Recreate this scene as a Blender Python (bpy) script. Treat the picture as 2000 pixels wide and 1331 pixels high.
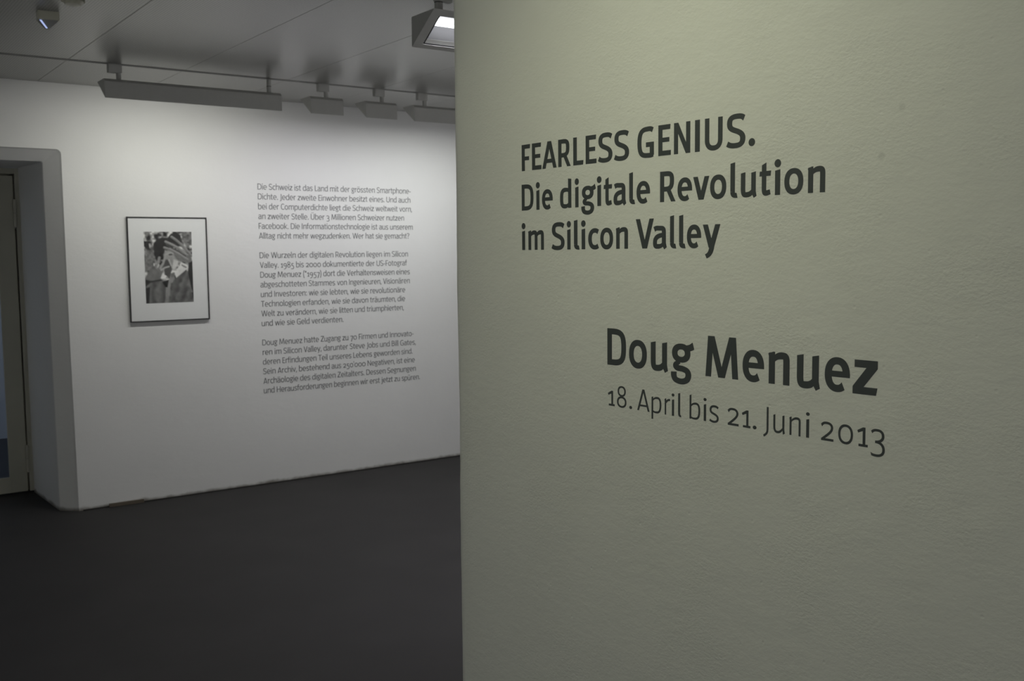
import bpy, bmesh, math, random
import numpy as np
from mathutils import Vector, Matrix, noise

for o in list(bpy.data.objects):
    bpy.data.objects.remove(o)
random.seed(7)
S = bpy.context.scene
COL = S.collection

# ------------------------------------------------------------------ camera
CAM_H = 1.61                      # eye height above the floor
FPX, PITCH, ROLL, YAW = 1994.54, 0.0859422, -0.0097927, 0.617242
cp, sp = math.cos(PITCH), math.sin(PITCH)
FWD = Vector((math.sin(YAW)*cp, math.cos(YAW)*cp, -sp))
r0 = Vector((math.cos(YAW), -math.sin(YAW), 0)); u0 = r0.cross(FWD)
RGT = math.cos(ROLL)*r0 + math.sin(ROLL)*u0
UPV = -math.sin(ROLL)*r0 + math.cos(ROLL)*u0
cam_d = bpy.data.cameras.new('camera')
cam = bpy.data.objects.new('camera', cam_d); COL.objects.link(cam)
cam.matrix_world = Matrix(((RGT.x, UPV.x, -FWD.x, 0), (RGT.y, UPV.y, -FWD.y, 0),
                           (RGT.z, UPV.z, -FWD.z, CAM_H), (0, 0, 0, 1)))
cam_d.sensor_fit = 'HORIZONTAL'; cam_d.sensor_width = 36.0
cam_d.lens = FPX/2000*36.0
cam_d.clip_start = 0.05; cam_d.clip_end = 100
cam_d.dof.use_dof = True; cam_d.dof.focus_distance = 2.25; cam_d.dof.aperture_fstop = 10.0
S.camera = cam

# ------------------------------------------------------------------ world, exposure
W = bpy.data.worlds.new('world'); S.world = W; W.use_nodes = True
bg = W.node_tree.nodes['Background']
bg.inputs[0].default_value = (0.72, 0.82, 1.0, 1); bg.inputs[1].default_value = 0.27
S.view_settings.view_transform = 'Standard'; S.view_settings.look = 'None'
S.view_settings.exposure = 0.0; S.view_settings.gamma = 1.0
S.view_settings.use_curve_mapping = False
# lamp powers (watts per metre of tube) and tints, used by the lamp builder below
POW_BACK, POW_SPOT, POW_RIGHT, POW_FILL_LEFT = 7.9, 26.0, 7.6, 16.5
TINT_LONG, TINT_A, TINT_B, TINT_C = (1, 1, .90), (.93, .90, 1.0), (.96, .94, 1.0), (.98, 1, .97)
TINT_SPOT, TINT_RIGHT = (.92, .93, 1.0), (.975, 1.0, .70)

# ------------------------------------------------------------------ helpers
def link_mesh(name, bm, mat=None, parent=None, smooth=False):
    me = bpy.data.meshes.new(name); bm.normal_update(); bm.to_mesh(me); bm.free()
    o = bpy.data.objects.new(name, me); COL.objects.link(o)
    if mat: me.materials.append(mat)
    if smooth:
        for p in me.polygons: p.use_smooth = True
    if parent: o.parent = parent
    return o
def tag(o, label, cat, group=None):
    o['label'] = label; o['category'] = cat
    if group: o['group'] = group
    return o
def struct(o):
    o['kind'] = 'structure'; return o
def empty(name, loc=(0, 0, 0)):
    o = bpy.data.objects.new(name, None); COL.objects.link(o); o.location = loc
    o.empty_display_size = .1
    return o
def box(bm, x0, x1, y0, y1, z0, z1, bev=0):
    vs = [bm.verts.new((x, y, z)) for z in (z0, z1) for y in (y0, y1) for x in (x0, x1)]
    fs = [bm.faces.new([vs[i] for i in f]) for f in ((0, 2, 3, 1), (4, 5, 7, 6), (0, 1, 5, 4), (2, 6, 7, 3), (0, 4, 6, 2), (1, 3, 7, 5))]
    if bev:
        es = list({e for f in fs for e in f.edges})
        bmesh.ops.bevel(bm, geom=es, offset=bev, segments=2, affect='EDGES', profile=.5)
def prism_x(bm, yz, x0, x1):
    """closed prism: polygon in (y,z) pulled along x"""
    a = [bm.verts.new((x0, y, z)) for y, z in yz]; b = [bm.verts.new((x1, y, z)) for y, z in yz]
    n = len(yz)
    bm.faces.new(a); bm.faces.new(b[::-1])
    for i in range(n):
        bm.faces.new((a[i], b[i], b[(i+1) % n], a[(i+1) % n]))
    bmesh.ops.recalc_face_normals(bm, faces=bm.faces[:])
def cyl(bm, p0, p1, r, seg=16, r1=None):
    p0, p1 = Vector(p0), Vector(p1); d = (p1-p0); q = d.to_track_quat('Z', 'Y')
    r1 = r if r1 is None else r1
    a, b = [], []
    for i in range(seg):
        t = 2*math.pi*i/seg; v = Vector((math.cos(t), math.sin(t), 0))
        a.append(bm.verts.new(p0+q@(v*r))); b.append(bm.verts.new(p1+q@(v*r1)))
    bm.faces.new(a[::-1]); bm.faces.new(b)
    for i in range(seg):
        bm.faces.new((a[i], a[(i+1) % seg], b[(i+1) % seg], b[i]))
def new_mat(name, col=(.5, .5, .5), rough=.6, metal=0, spec=.5):
    m = bpy.data.materials.new(name); m.use_nodes = True
    b = m.node_tree.nodes['Principled BSDF']
    b.inputs['Base Color'].default_value = (*col, 1); b.inputs['Roughness'].default_value = rough
    b.inputs['Metallic'].default_value = metal; b.inputs['Specular IOR Level'].default_value = spec
    return m
class NT:
    def __init__(s, m): s.t = m.node_tree; s.b = s.t.nodes['Principled BSDF']
    def n(s, typ, **kw):
        x = s.t.nodes.new(typ)
        for k, v in kw.items():
            if k.startswith('i_'):
                key = k[2:]; key = int(key) if key.isdigit() else key
                x.inputs[key].default_value = v
            else: setattr(x, k, v)
        return x
    def l(s, a, b): s.t.links.new(a, b)
    def coord(s): return s.n('ShaderNodeTexCoord').outputs['Object']
def grain_mat(name, c0, c1, scale, rough=.6, bump=0, bscale=None, spec=.5):
    m = new_mat(name, c0, rough, 0, spec); N = NT(m); co = N.coord()
    nz = N.n('ShaderNodeTexNoise', i_Scale=scale, i_Detail=5.0); N.l(co, nz.inputs['Vector'])
    mx = N.n('ShaderNodeMix', data_type='RGBA'); mx.inputs[6].default_value = (*c0, 1); mx.inputs[7].default_value = (*c1, 1)
    N.l(nz.outputs['Fac'], mx.inputs[0]); N.l(mx.outputs[2], N.b.inputs['Base Color'])
    if bump:
        nb = N.n('ShaderNodeTexNoise', i_Scale=bscale or scale*4, i_Detail=4.0); N.l(co, nb.inputs['Vector'])
        bp = N.n('ShaderNodeBump', i_Strength=bump, i_Distance=.002); N.l(nb.outputs['Fac'], bp.inputs['Height'])
        N.l(bp.outputs['Normal'], N.b.inputs['Normal'])
    return m
def plaster_mat(name, col, stren=1.0, spots=(), dirt=False):
    """painted hand-trowelled plaster: waves, trowel ridges, fine grain, small pits"""
    m = new_mat(name, col, .62, 0, .35); N = NT(m); co = N.coord()
    def noise_(sc, det, vec=None, rough=.55):
        x = N.n('ShaderNodeTexNoise', i_Scale=sc, i_Detail=det, i_Roughness=rough); N.l(vec or co, x.inputs['Vector']); return x.outputs['Fac']
    mp = N.n('ShaderNodeMapping'); mp.inputs['Scale'].default_value = (1, 1, 1.9); mp.inputs['Rotation'].default_value = (-.3, 0, 0); N.l(co, mp.inputs['Vector'])
    mp2 = N.n('ShaderNodeMapping'); mp2.inputs['Scale'].default_value = (1, 1, 1.6); mp2.inputs['Rotation'].default_value = (.35, 0, 0); N.l(co, mp2.inputs['Vector'])
    big = noise_(2.2, 2.0); mid = noise_(13.0, 5.0, mp.outputs[0], .62); fine = noise_(120.0, 4.0, mp2.outputs[0], .6)
    patch = noise_(5.0, 2.0)
    vo = N.n('ShaderNodeTexVoronoi', i_Scale=26.0); N.l(co, vo.inputs['Vector'])
    pit = N.n('ShaderNodeMapRange'); pit.inputs[1].default_value = .03; pit.inputs[2].default_value = .10
    pit.inputs[3].default_value = 0; pit.inputs[4].default_value = 1; N.l(vo.outputs['Distance'], pit.inputs[0])
    def math_(op, a, b=None, v=None):
        x = N.n('ShaderNodeMath', operation=op); N.l(a, x.inputs[0])
        if b is not None: N.l(b, x.inputs[1])
        if v is not None: x.inputs[1].default_value = v
        return x.outputs[0]
    # fine grain is stronger in patches, as trowelled plaster is
    pm = N.n('ShaderNodeMapRange'); pm.inputs[1].default_value = .42; pm.inputs[2].default_value = .62
    pm.inputs[3].default_value = .12; pm.inputs[4].default_value = 1; N.l(patch, pm.inputs[0])
    h = math_('ADD', math_('MULTIPLY', big, v=4.5), math_('MULTIPLY', mid, v=2.7))
    h = math_('ADD', h, math_('MULTIPLY', math_('MULTIPLY', fine, pm.outputs[0]), v=1.6))
    h = math_('ADD', h, math_('MULTIPLY', pit.outputs[0], v=.5))
    bp = N.n('ShaderNodeBump', i_Strength=stren, i_Distance=.0016); N.l(h, bp.inputs['Height'])
    N.l(bp.outputs['Normal'], N.b.inputs['Normal'])
    mx = N.n('ShaderNodeMix', data_type='RGBA'); mx.inputs[6].default_value = (*[c*.95 for c in col], 1); mx.inputs[7].default_value = (*[min(1, c*1.05) for c in col], 1)
    N.l(noise_(1.7, 4.0), mx.inputs[0]); out = mx.outputs[2]
    for (p, r) in spots:                                       # filled nail holes, slightly greyer
        vd = N.n('ShaderNodeVectorMath', operation='DISTANCE'); N.l(co, vd.inputs[0]); vd.inputs[1].default_value = p
        mr = N.n('ShaderNodeMapRange', interpolation_type='SMOOTHSTEP'); mr.inputs[1].default_value = r*.35; mr.inputs[2].default_value = r; mr.inputs[3].default_value = .14; mr.inputs[4].default_value = 0
        N.l(vd.outputs['Value'], mr.inputs[0])
        m2 = N.n('ShaderNodeMix', data_type='RGBA'); N.l(mr.outputs[0], m2.inputs[0]); N.l(out, m2.inputs[6]); m2.inputs[7].default_value = (.12, .13, .12, 1)
        out = m2.outputs[2]
    if dirt:                                                   # scuffed, unpainted foot of the wall
        sx = N.n('ShaderNodeSeparateXYZ'); N.l(co, sx.inputs[0])
        zz = math_('ADD', sx.outputs[2], math_('MULTIPLY', noise_(9.0, 5.0), v=-.05))
        mr = N.n('ShaderNodeMapRange', interpolation_type='SMOOTHSTEP'); mr.inputs[1].default_value = -.022; mr.inputs[2].default_value = .006; mr.inputs[3].default_value = .8; mr.inputs[4].default_value = 0
        N.l(zz, mr.inputs[0])
        m2 = N.n('ShaderNodeMix', data_type='RGBA'); N.l(mr.outputs[0], m2.inputs[0]); N.l(out, m2.inputs[6]); m2.inputs[7].default_value = (.10, .085, .065, 1)
        out = m2.outputs[2]
    N.l(out, N.b.inputs['Base Color'])
    return m

# ------------------------------------------------------------------ places taken from the photograph
CEIL = CAM_H + 1.06
YB = 6.785                                        # face of the back wall
RD = Vector((math.sin(-.0408060), math.cos(-.0408060), 0))       # run of the lettered wall
RN = Vector((RD.y, -RD.x, 0))                                    # its normal, away from the camera
RP = 1.6                                                         # its distance from the camera
def ray(x, y): return FWD + (x-1000)/FPX*RGT - (y-665.5)/FPX*UPV
def on_right(x, y):
    d = ray(x, y); q = d*(RP/d.dot(RN)); return q.dot(RD), q.z+CAM_H
def on_back(x, y):
    d = ray(x, y); q = d*(YB/d.y); return q.x, q.z+CAM_H
def right_pt(s, z, off=0.0):
    v = RN*(RP-off) + RD*s; return Vector((v.x, v.y, z))

# ------------------------------------------------------------------ materials
M = {}
M['wall_back'] = plaster_mat('white_plaster', (.76, .76, .755), .26, dirt=True)
sp1 = right_pt(.983, CAM_H+.2394); sp2 = right_pt(1.020, CAM_H+.1601)
M['wall_right'] = plaster_mat('cream_plaster', (.74, .745, .70), .58, spots=((sp1, .0085), (sp2, .0095)))
M['wall'] = plaster_mat('plain_plaster', (.72, .72, .70), .2)
M['floor'] = grain_mat('dark_floor', (.027, .0257, .0262), (.042, .0400, .0405), 2.6, .60, .08, 60, .14)
M['grey_metal'] = grain_mat('grey_lamp_enamel', (.46, .46, .44), (.51, .51, .49), 30, .45, .03, 300)
M['track'] = grain_mat('track_enamel', (.30, .30, .285), (.34, .34, .325), 20, .5)
M['dark'] = grain_mat('dark_gasket', (.012, .012, .014), (.02, .02, .022), 40, .6)
M['anodised'] = grain_mat('anodised_reflector', (.24, .24, .25), (.27, .27, .28), 15, .5)
M['reflector'] = grain_mat('white_reflector', (.80, .80, .80), (.84, .84, .84), 15, .35)
M['door_paint'] = grain_mat('cream_door_paint', (.50, .49, .42), (.56, .55, .47), 8, .4, .05, 90)
M['hinge'] = grain_mat('painted_hinge', (.46, .45, .39), (.52, .51, .44), 30, .4)
M['ink'] = grain_mat('dark_vinyl', (.047, .055, .057), (.055, .063, .065), 25, .55)
M['ink_grey'] = grain_mat('grey_vinyl', (.085, .09, .095), (.10, .105, .11), 25, .6)
M['frame'] = grain_mat('black_frame_wood', (.012, .012, .013), (.02, .02, .02), 40, .35)
M['mat_board'] = grain_mat('mat_board', (.74, .75, .75), (.77, .78, .78), 60, .8)
M['sensor'] = grain_mat('ivory_plastic', (.52, .51, .42), (.56, .55, .46), 20, .45)
M['strip'] = grain_mat('brown_wood', (.085, .068, .050), (.14, .115, .085), 22, .6, .1, 120)
M['joint'] = grain_mat('dark_joint', (.012, .012, .011), (.03, .028, .025), 25, .8)
M['outside'] = grain_mat('outside_render', (.76, .78, .80), (.82, .84, .86), 3, .8)
M['asphalt'] = grain_mat('outside_asphalt', (.035, .038, .045), (.05, .053, .06), 12, .8)
def panel_mat():
    m = new_mat('perforated_panel', (.43, .427, .405), .29, 0, .4); N = NT(m); co = N.coord()
    v = N.n('ShaderNodeVectorMath', operation='SCALE'); N.l(co, v.inputs[0]); v.inputs['Scale'].default_value = 1/.0125
    f = N.n('ShaderNodeVectorMath', operation='FRACTION'); N.l(v.outputs[0], f.inputs[0])
    s = N.n('ShaderNodeVectorMath', operation='SUBTRACT'); N.l(f.outputs[0], s.inputs[0]); s.inputs[1].default_value = (.5, .5, 0)
    k = N.n('ShaderNodeVectorMath', operation='MULTIPLY'); N.l(s.outputs[0], k.inputs[0]); k.inputs[1].default_value = (1, 1, 0)
    ln = N.n('ShaderNodeVectorMath', operation='LENGTH'); N.l(k.outputs[0], ln.inputs[0])
    mr = N.n('ShaderNodeMapRange'); mr.inputs[1].default_value = .24; mr.inputs[2].default_value = .32; mr.inputs[3].default_value = 1; mr.inputs[4].default_value = 0
    N.l(ln.outputs['Value'], mr.inputs[0])
    mx = N.n('ShaderNodeMix', data_type='RGBA'); mx.inputs[6].default_value = (.43, .427, .405, 1); mx.inputs[7].default_value = (.21, .21, .20, 1)
    N.l(mr.outputs[0], mx.inputs[0]); N.l(mx.outputs[2], N.b.inputs['Base Color'])
    return m
M['panel'] = panel_mat()
def emit_mat(name, col, st):
    m = new_mat(name, (.8, .8, .8), .4); b = m.node_tree.nodes['Principled BSDF']
    b.inputs['Emission Color'].default_value = (*col, 1); b.inputs['Emission Strength'].default_value = st
    return m
M['tube'] = emit_mat('lit_tube', (.96, .97, 1), 4.0)
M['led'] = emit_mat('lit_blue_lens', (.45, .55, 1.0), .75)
def glass_mat(name, tint=(1, 1, 1), ior=1.5):
    m = bpy.data.materials.new(name); m.use_nodes = True; t = m.node_tree; t.nodes.clear()
    o = t.nodes.new('ShaderNodeOutputMaterial'); mix = t.nodes.new('ShaderNodeMixShader')
    tr = t.nodes.new('ShaderNodeBsdfTransparent'); tr.inputs[0].default_value = (*tint, 1)
    g = t.nodes.new('ShaderNodeBsdfGlossy'); g.inputs['Roughness'].default_value = .03
    fr = t.nodes.new('ShaderNodeFresnel'); ge = t.nodes.new('ShaderNodeNewGeometry')      # same reflectance on both faces of the pane
    mr = t.nodes.new('ShaderNodeMapRange'); mr.inputs[3].default_value = ior; mr.inputs[4].default_value = 1/ior
    t.links.new(ge.outputs['Backfacing'], mr.inputs[0]); t.links.new(mr.outputs[0], fr.inputs[0])
    t.links.new(fr.outputs[0], mix.inputs[0]); t.links.new(tr.outputs[0], mix.inputs[1]); t.links.new(g.outputs[0], mix.inputs[2])
    t.links.new(mix.outputs[0], o.inputs[0]); return m
M['glass'] = glass_mat('low_reflection_glass', ior=1.22)
M['door_glass'] = glass_mat('door_glass', (.92, .95, .98))

# ------------------------------------------------------------------ the shell of the place
XL, XR, YF = -2.4, 6.4, -2.6
bm = bmesh.new(); box(bm, XL-.2, XR+.2, YF-.2, 7.62, -.12, 0); struct(link_mesh('floor', bm, M['floor']))
bm = bmesh.new(); box(bm, XL-.2, XR+.2, YF-.2, YB+.9, CEIL+.05, CEIL+.2); ceiling = struct(link_mesh('ceiling', bm, M['dark']))
bm = bmesh.new(); box(bm, XL-.2, XL, YF-.2, YB+.9, 0, CEIL+.05); struct(link_mesh('wall_left', bm, M['wall']))
bm = bmesh.new(); box(bm, XL, XR+.2, YF-.2, YF, 0, CEIL+.05); struct(link_mesh('wall_front', bm, M['wall']))
bm = bmesh.new(); box(bm, XR, XR+.2, 2.0, YB+.9, 0, CEIL+.05); struct(link_mesh('wall_far_right', bm, M['wall']))

# back wall with the splayed door niche (outline reaches the floor, so the face is one polygon)
def arch(xr, xl, zt, r, n=8):
    """door outline from right foot up, over and down to the left foot; rounded upper corners"""
    pts = [(xr, 0.0), (xr, zt*.25), (xr, zt*.5), (xr, zt*.75)]
    for i in range(n+1):
        a = math.pi/2*i/n; pts.append((xr-r+r*math.cos(a), zt-r+r*math.sin(a)))
    for i in range(n+1):
        a = math.pi/2*(1+i/n); pts.append((xl+r+r*math.cos(a), zt-r+r*math.sin(a)))
    return pts+[(xl, 0.0)]
o0 = arch(1.428, .085, CAM_H+.660, .03); o0[0] = (1.436, 0); o0[1] = (1.432, .6)
o1 = arch(1.338, .175, CAM_H+.590, .012); o1[0] = (1.344, 0); o1[1] = (1.341, .6)
o2 = arch(1.312, .200, CAM_H+.60, .006)
bm = bmesh.new()
rings = []
for ys, prof in ((YB, o0), (YB+.012, [(x-(.010 if x > .7 else -.010), z-(.006 if z > 2 else 0)) for x, z in o0]), (YB+.094, o1), (YB+.106, [(x-(.004 if x > .7 else -.004), z) for x, z in o1]), (YB+.80, o2)):
    rings.append([bm.verts.new((x, ys, z)) for x, z in prof])
bm.faces.new(rings[0]+[bm.verts.new(c) for c in ((XL, YB, 0), (XL, YB, CEIL+.05), (XR, YB, CEIL+.05), (XR, YB, 0))])
for a, b in zip(rings, rings[1:]):
    for i in range(len(a)-1): bm.faces.new((a[i], a[i+1], b[i+1], b[i]))
back_v = [bm.verts.new(c) for c in ((XL, YB+.80, 0), (XL, YB+.80, CEIL+.05), (XR, YB+.80, CEIL+.05), (XR, YB+.80, 0))]
bm.faces.new(rings[-1]+back_v)
bmesh.ops.recalc_face_normals(bm, faces=bm.faces[:])
struct(link_mesh('wall_back', bm, M['wall_back']))

# dark open joint along the foot of the back wall
bm = bmesh.new(); box(bm, 1.46, XR, YB-.004, YB+.002, 0, .007); struct(link_mesh('trim_1', bm, M['joint']))

# the lettered wall: a thick corner block with a hand-plastered, slightly wavy arris
S_E = 2.334
prof = [(-5.2, 0.0), (-1.0, 0.0), (S_E-.16, 0.0), (S_E-.06, .0006), (S_E-.03, .002), (S_E-.014, .0055), (S_E-.005, .012), (S_E, .022), (S_E+.001, .06)]
pts2 = [right_pt(s, 0, -o) for s, o in prof]
pts2.append(Vector((XR+.1, pts2[-1].y, 0)))
pts2.append(Vector((XR+.1, YF-.1, 0)))
bm = bmesh.new(); NZ = 90; lv = []
for j in range(NZ+1):
    z = (CEIL+.05)*j/NZ; row = []
    for i, p in enumerate(pts2):
        q = Vector((p.x, p.y, z))
        if 3 <= i <= 8:
            k = (0, 0, 0, .15, .4, .8, 1, 1, .6)[i]
            q += RD*k*(.0045*noise.noise(Vector((3.1, 0, z*3.0)))+.0016*noise.noise(Vector((9.7, 0, z*17))))
        row.append(bm.verts.new(q))
    lv.append(row)
n = len(pts2)
for j in range(NZ):
    for i in range(n):
        bm.faces.new((lv[j][i], lv[j][(i+1) % n], lv[j+1][(i+1) % n], lv[j+1][i]))
bm.faces.new(lv[0][::-1]); bm.faces.new(lv[-1])
bmesh.ops.recalc_face_normals(bm, faces=bm.faces[:])
wr = struct(link_mesh('wall_right', bm, M['wall_right'], smooth=False))
for p in wr.data.polygons:
    if p.area < .01: p.use_smooth = True

# ceiling: long perforated metal panels 625 mm wide, with the lamp track between two rows
TRK = 5.955; GAP = .0022
bmP = {}
def panel(x0, y0, y1):
    L = round(y1-y0, 3)
    if L not in bmP:
        b = bmesh.new(); box(b, GAP/2, .625-GAP/2, GAP/2, L-GAP/2, 0, .03)
        es = [e for e in b.edges if all(v.co.z < .001 for v in e.verts)]
        bmesh.ops.bevel(b, geom=es, offset=.0006, segments=1, affect='EDGES')
        me = bpy.data.meshes.new('ceiling_panel'); b.to_mesh(me); b.free(); me.materials.append(M['panel']); bmP[L] = me
    o = bpy.data.objects.new('ceiling_panel', bmP[L]); COL.objects.link(o); o.parent = ceiling; o.location = (x0, y0, CEIL)
X0 = 1.309-.625*6
for i in range(14):
    x = X0+.625*i
    if x > XR-.1: break
    panel(x, TRK+.02, YB-.003)
    panel(x, 3.42, TRK-.02)
    if x < 1.4: panel(x, .88, 3.42); panel(x, -1.66, .88)
    elif x < 6: panel(x, 2.42, 3.42)

# lamp track let into the ceiling between the panels
def track(name, x0, x1, y, label):
    t = empty(name, (x0, y, CEIL)); L = x1-x0
    bm = bmesh.new(); box(bm, 0, L, -.018, .018, .010, .045); link_mesh('channel', bm, M['track'], t)
    for s in (-1, 1):
        bm = bmesh.new(); box(bm, 0, L, *sorted((s*.0165, s*.0095)), -.003, .03); link_mesh('rail_edge', bm, M['track'], t)
    tag(t, label, 'light track')
track('light_track', XL+.05, XR-.05, TRK, 'long thin grey lamp track in the ceiling parallel to the white wall')
track('light_track', 1.70, XR-.05, 3.60, 'short stretch of ceiling track above the glowing lamp by the wall corner')

# ------------------------------------------------------------------ lamps
def wall_washer(x0, length, y, ztop, label, pw, tint, adaptors, flip=False, h=.106, dep=.158, group='triangular wall washer lamps', rotz=None, loc=None, stem_dy=.05, aim=16, spread=152, tr=.010, border=(.020, .036, .026), refl='reflector', c=.016, sr=.0135):
    """prism-shaped flood lamp; local x along the lamp, local y from the flat back to the tip, local z up from the top face"""
    t = empty('wall_washer_lamp', loc or (x0, y, ztop))
    t.rotation_euler.z = rotz if rotz is not None else (math.pi if flip else 0)
    tag(t, label, 'lamp', group)
    L = length; th = .004
    hyp0, hyp1 = Vector((0, -h)), Vector((dep, 0)); hd = (hyp1-hyp0).normalized(); nrm = Vector((hd.y, -hd.x))
    sec = [(0, -h), (0, -c), (c, 0), (dep, 0)]
    bm = bmesh.new()                                          # back and top sheet
    prism_x(bm, [(0, -h), (0, -c), (c, 0), (dep, 0), (dep-.006, -.004), (c+.002, -th), (th, -c-.002), (th, -h+.004)], th, L-th)
    link_mesh('housing', bm, M['grey_metal'], t)
    for xa in (0, L-th):
        bm = bmesh.new(); prism_x(bm, sec, xa, xa+th); link_mesh('end_cap', bm, M['grey_metal'], t)
    def at(u, d): p = hyp0+hd*u-nrm*d; return (p.x, p.y)      # u along the opening, d inwards
    hl = (hyp1-hyp0).length; (mu0, mu1, mx) = border
    fr = bmesh.new()                                          # frame round the opening
    def slab(u0, u1, xa, xb, d0=.0, d1=.003, b=None):
        prism_x(b or fr, [at(u0, d0), at(u1, d0), at(u1, d1), at(u0, d1)], xa, xb)
    slab(.004, mu0, th, L-th); slab(hl-mu1, hl-.004, th, L-th); slab(mu0, hl-mu1, th, mx); slab(mu0, hl-mu1, L-mx, L-th)
    link_mesh('front_frame', fr, M['grey_metal'], t)
    g = bmesh.new(); e = .004                                 # dark gasket just inside the frame
    slab(mu0-.001, mu0+e, mx-.001, L-mx+.001, .0032, .010, g); slab(hl-mu1-e, hl-mu1+.001, mx-.001, L-mx+.001, .0032, .010, g)
    slab(mu0, hl-mu1, mx-.001, mx+2*e, .0032, .010, g); slab(mu0, hl-mu1, L-mx-2*e, L-mx+.001, .0032, .010, g)
    link_mesh('gasket', g, M['dark'], t)
    lp = bmesh.new(); prism_x(lp, [at(mu0+e, .006), at(mu0+e+.014, .014), at(mu0+e+.014, .016), at(mu0+e, .010)], mx+.002, L-mx-.002)
    link_mesh('inner_lip', lp, M['grey_metal'], t)
    r = bmesh.new()                                           # white reflector tray behind the tube
    prism_x(r, [(th+.002, -h+.016), (th+.002, -c-.006), (c+.006, -th-.003), (dep-.045, -th-.003), (dep-.045, -th-.005), (c+.008, -th-.005), (th+.004, -c-.007), (th+.004, -h+.016)], mx*.5, L-mx*.5)
    link_mesh('reflector', r, M[refl], t)
    ty, tz = dep*.46, -.026
    b = bmesh.new(); cyl(b, (mx+.016, ty, tz), (L-mx-.016, ty, tz), tr, 14); link_mesh('tube', b, M['tube'], t, True)
    for xa in (mx+.001, L-mx-.017):
        b = bmesh.new(); box(b, xa, xa+.016, ty-.016, ty+.016, tz-.016, tz+.016, .003); link_mesh('lamp_holder', b, M['dark'], t)
    # the light of the tube itself
    ld = bpy.data.lights.new('tube_light', 'AREA'); ld.shape = 'RECTANGLE'; ld.size = L-2*mx-.034; ld.size_y = .022
    ld.energy = pw*L; ld.color = tint
    lo = bpy.data.objects.new('tube_light', ld); COL.objects.link(lo); lo.parent = t
    lo.location = (L/2, ty+nrm.x*.012, tz+nrm.y*.012)
    ld.spread = math.radians(spread); am = Vector((math.sin(math.radians(aim)), -math.cos(math.radians(aim))))   # the reflector throws the light down the wall
    zax = Vector((0, -am.x, -am.y)); xax = Vector((1, 0, 0)); yax = zax.cross(xax)
    lo.rotation_euler = Matrix((xax, yax, zax)).transposed().to_euler()
    # hangers: short stem, and a gear box clipped into the track
    zc = CEIL-ztop
    for (xa, full) in adaptors:
        b = bmesh.new(); cyl(b, (xa, stem_dy, -.002), (xa, stem_dy, zc-.004 if not full else zc-.045), sr, 14)
        st = link_mesh('stem', b, M['grey_metal'], t, False)
        b = bmesh.new(); cyl(b, (xa, stem_dy, zc*.45), (xa, stem_dy, zc*.45+.003), sr+.0007, 14); link_mesh('stem_ring', b, M['dark'], st)
        if full:
            b = bmesh.new(); box(b, xa-.058, xa+.016, stem_dy-.017, stem_dy+.017, zc-.050, zc-.002, .004)
            link_mesh('track_adaptor', b, M['grey_metal'], t)
    return t
ZT = CAM_H+.972; YL = 5.905
wall_washer(1.483, 1.022, YL, ZT, 'long grey triangular lamp hanging in front of the white wall, leftmost of the row', POW_BACK*.80, TINT_LONG, ((.088, True), (.963, False)), aim=26, spread=162)
wall_washer(2.694, .220, YL, ZT, 'short grey triangular lamp just right of the long leftmost one', POW_BACK*1.22, TINT_A, ((.127, True),))
wall_washer(3.072, .224, YL, ZT, 'short grey triangular lamp, the second short one from the long leftmost lamp', POW_BACK*1.25, TINT_B, ((.140, True),))
wall_washer(3.424, 1.022, YL, ZT, 'grey triangular lamp partly hidden behind the lettered wall, last of the back row', POW_BACK, TINT_C, ((.108, True), (.963, False)))
# the same kind of lamp turned the other way: it shines at the far side of the corner block
wall_washer(0, .42, 0, CAM_H+.96, 'glowing triangular lamp with lit opening facing forward at the upper wall corner', POW_SPOT, TINT_SPOT, ((.35, True),), flip=True, h=.120, dep=.178, loc=(2.139+.42, 3.698, CAM_H+.96), stem_dy=.098, tr=.016, border=(.022, .034, .040), refl='anodised', c=.004, sr=.017)
# lamp of the lettered wall, out of view on the ceiling beside the camera
wall_washer(0, .60, 0, ZT, 'triangular lamp on the corridor ceiling washing the lettered wall', POW_RIGHT, TINT_RIGHT, ((.12, True), (.5, False)), rotz=-math.pi/2, loc=(.68, 1.83, ZT))
for i, (yy, wh) in enumerate(((-1.6, 'nearest the front wall'), (.6, 'in the middle'), (2.8, 'nearest the glass door'))):  # added fill lamps out of view, raising the ambient light from the left
    wall_washer(0, 1.022, 0, ZT, 'long triangular lamp of the left wall row, ' + wh, POW_FILL_LEFT, (.96, .98, .98), ((.088, True), (.963, False)), rotz=math.pi/2, loc=(-1.50, yy, ZT))
for i, (xx, wh) in enumerate(((4.35, 'first beyond the glowing corner lamp'), (5.90, 'at the far right wall'))):  # added unseen lamps; their bounce brightens the ceiling and the room
    wall_washer(0, 1.022, 0, ZT, 'long triangular lamp facing away from the white wall, ' + wh, POW_SPOT, TINT_B, ((.088, True), (.963, False)), flip=True, loc=(xx, 3.65, ZT))

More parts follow.
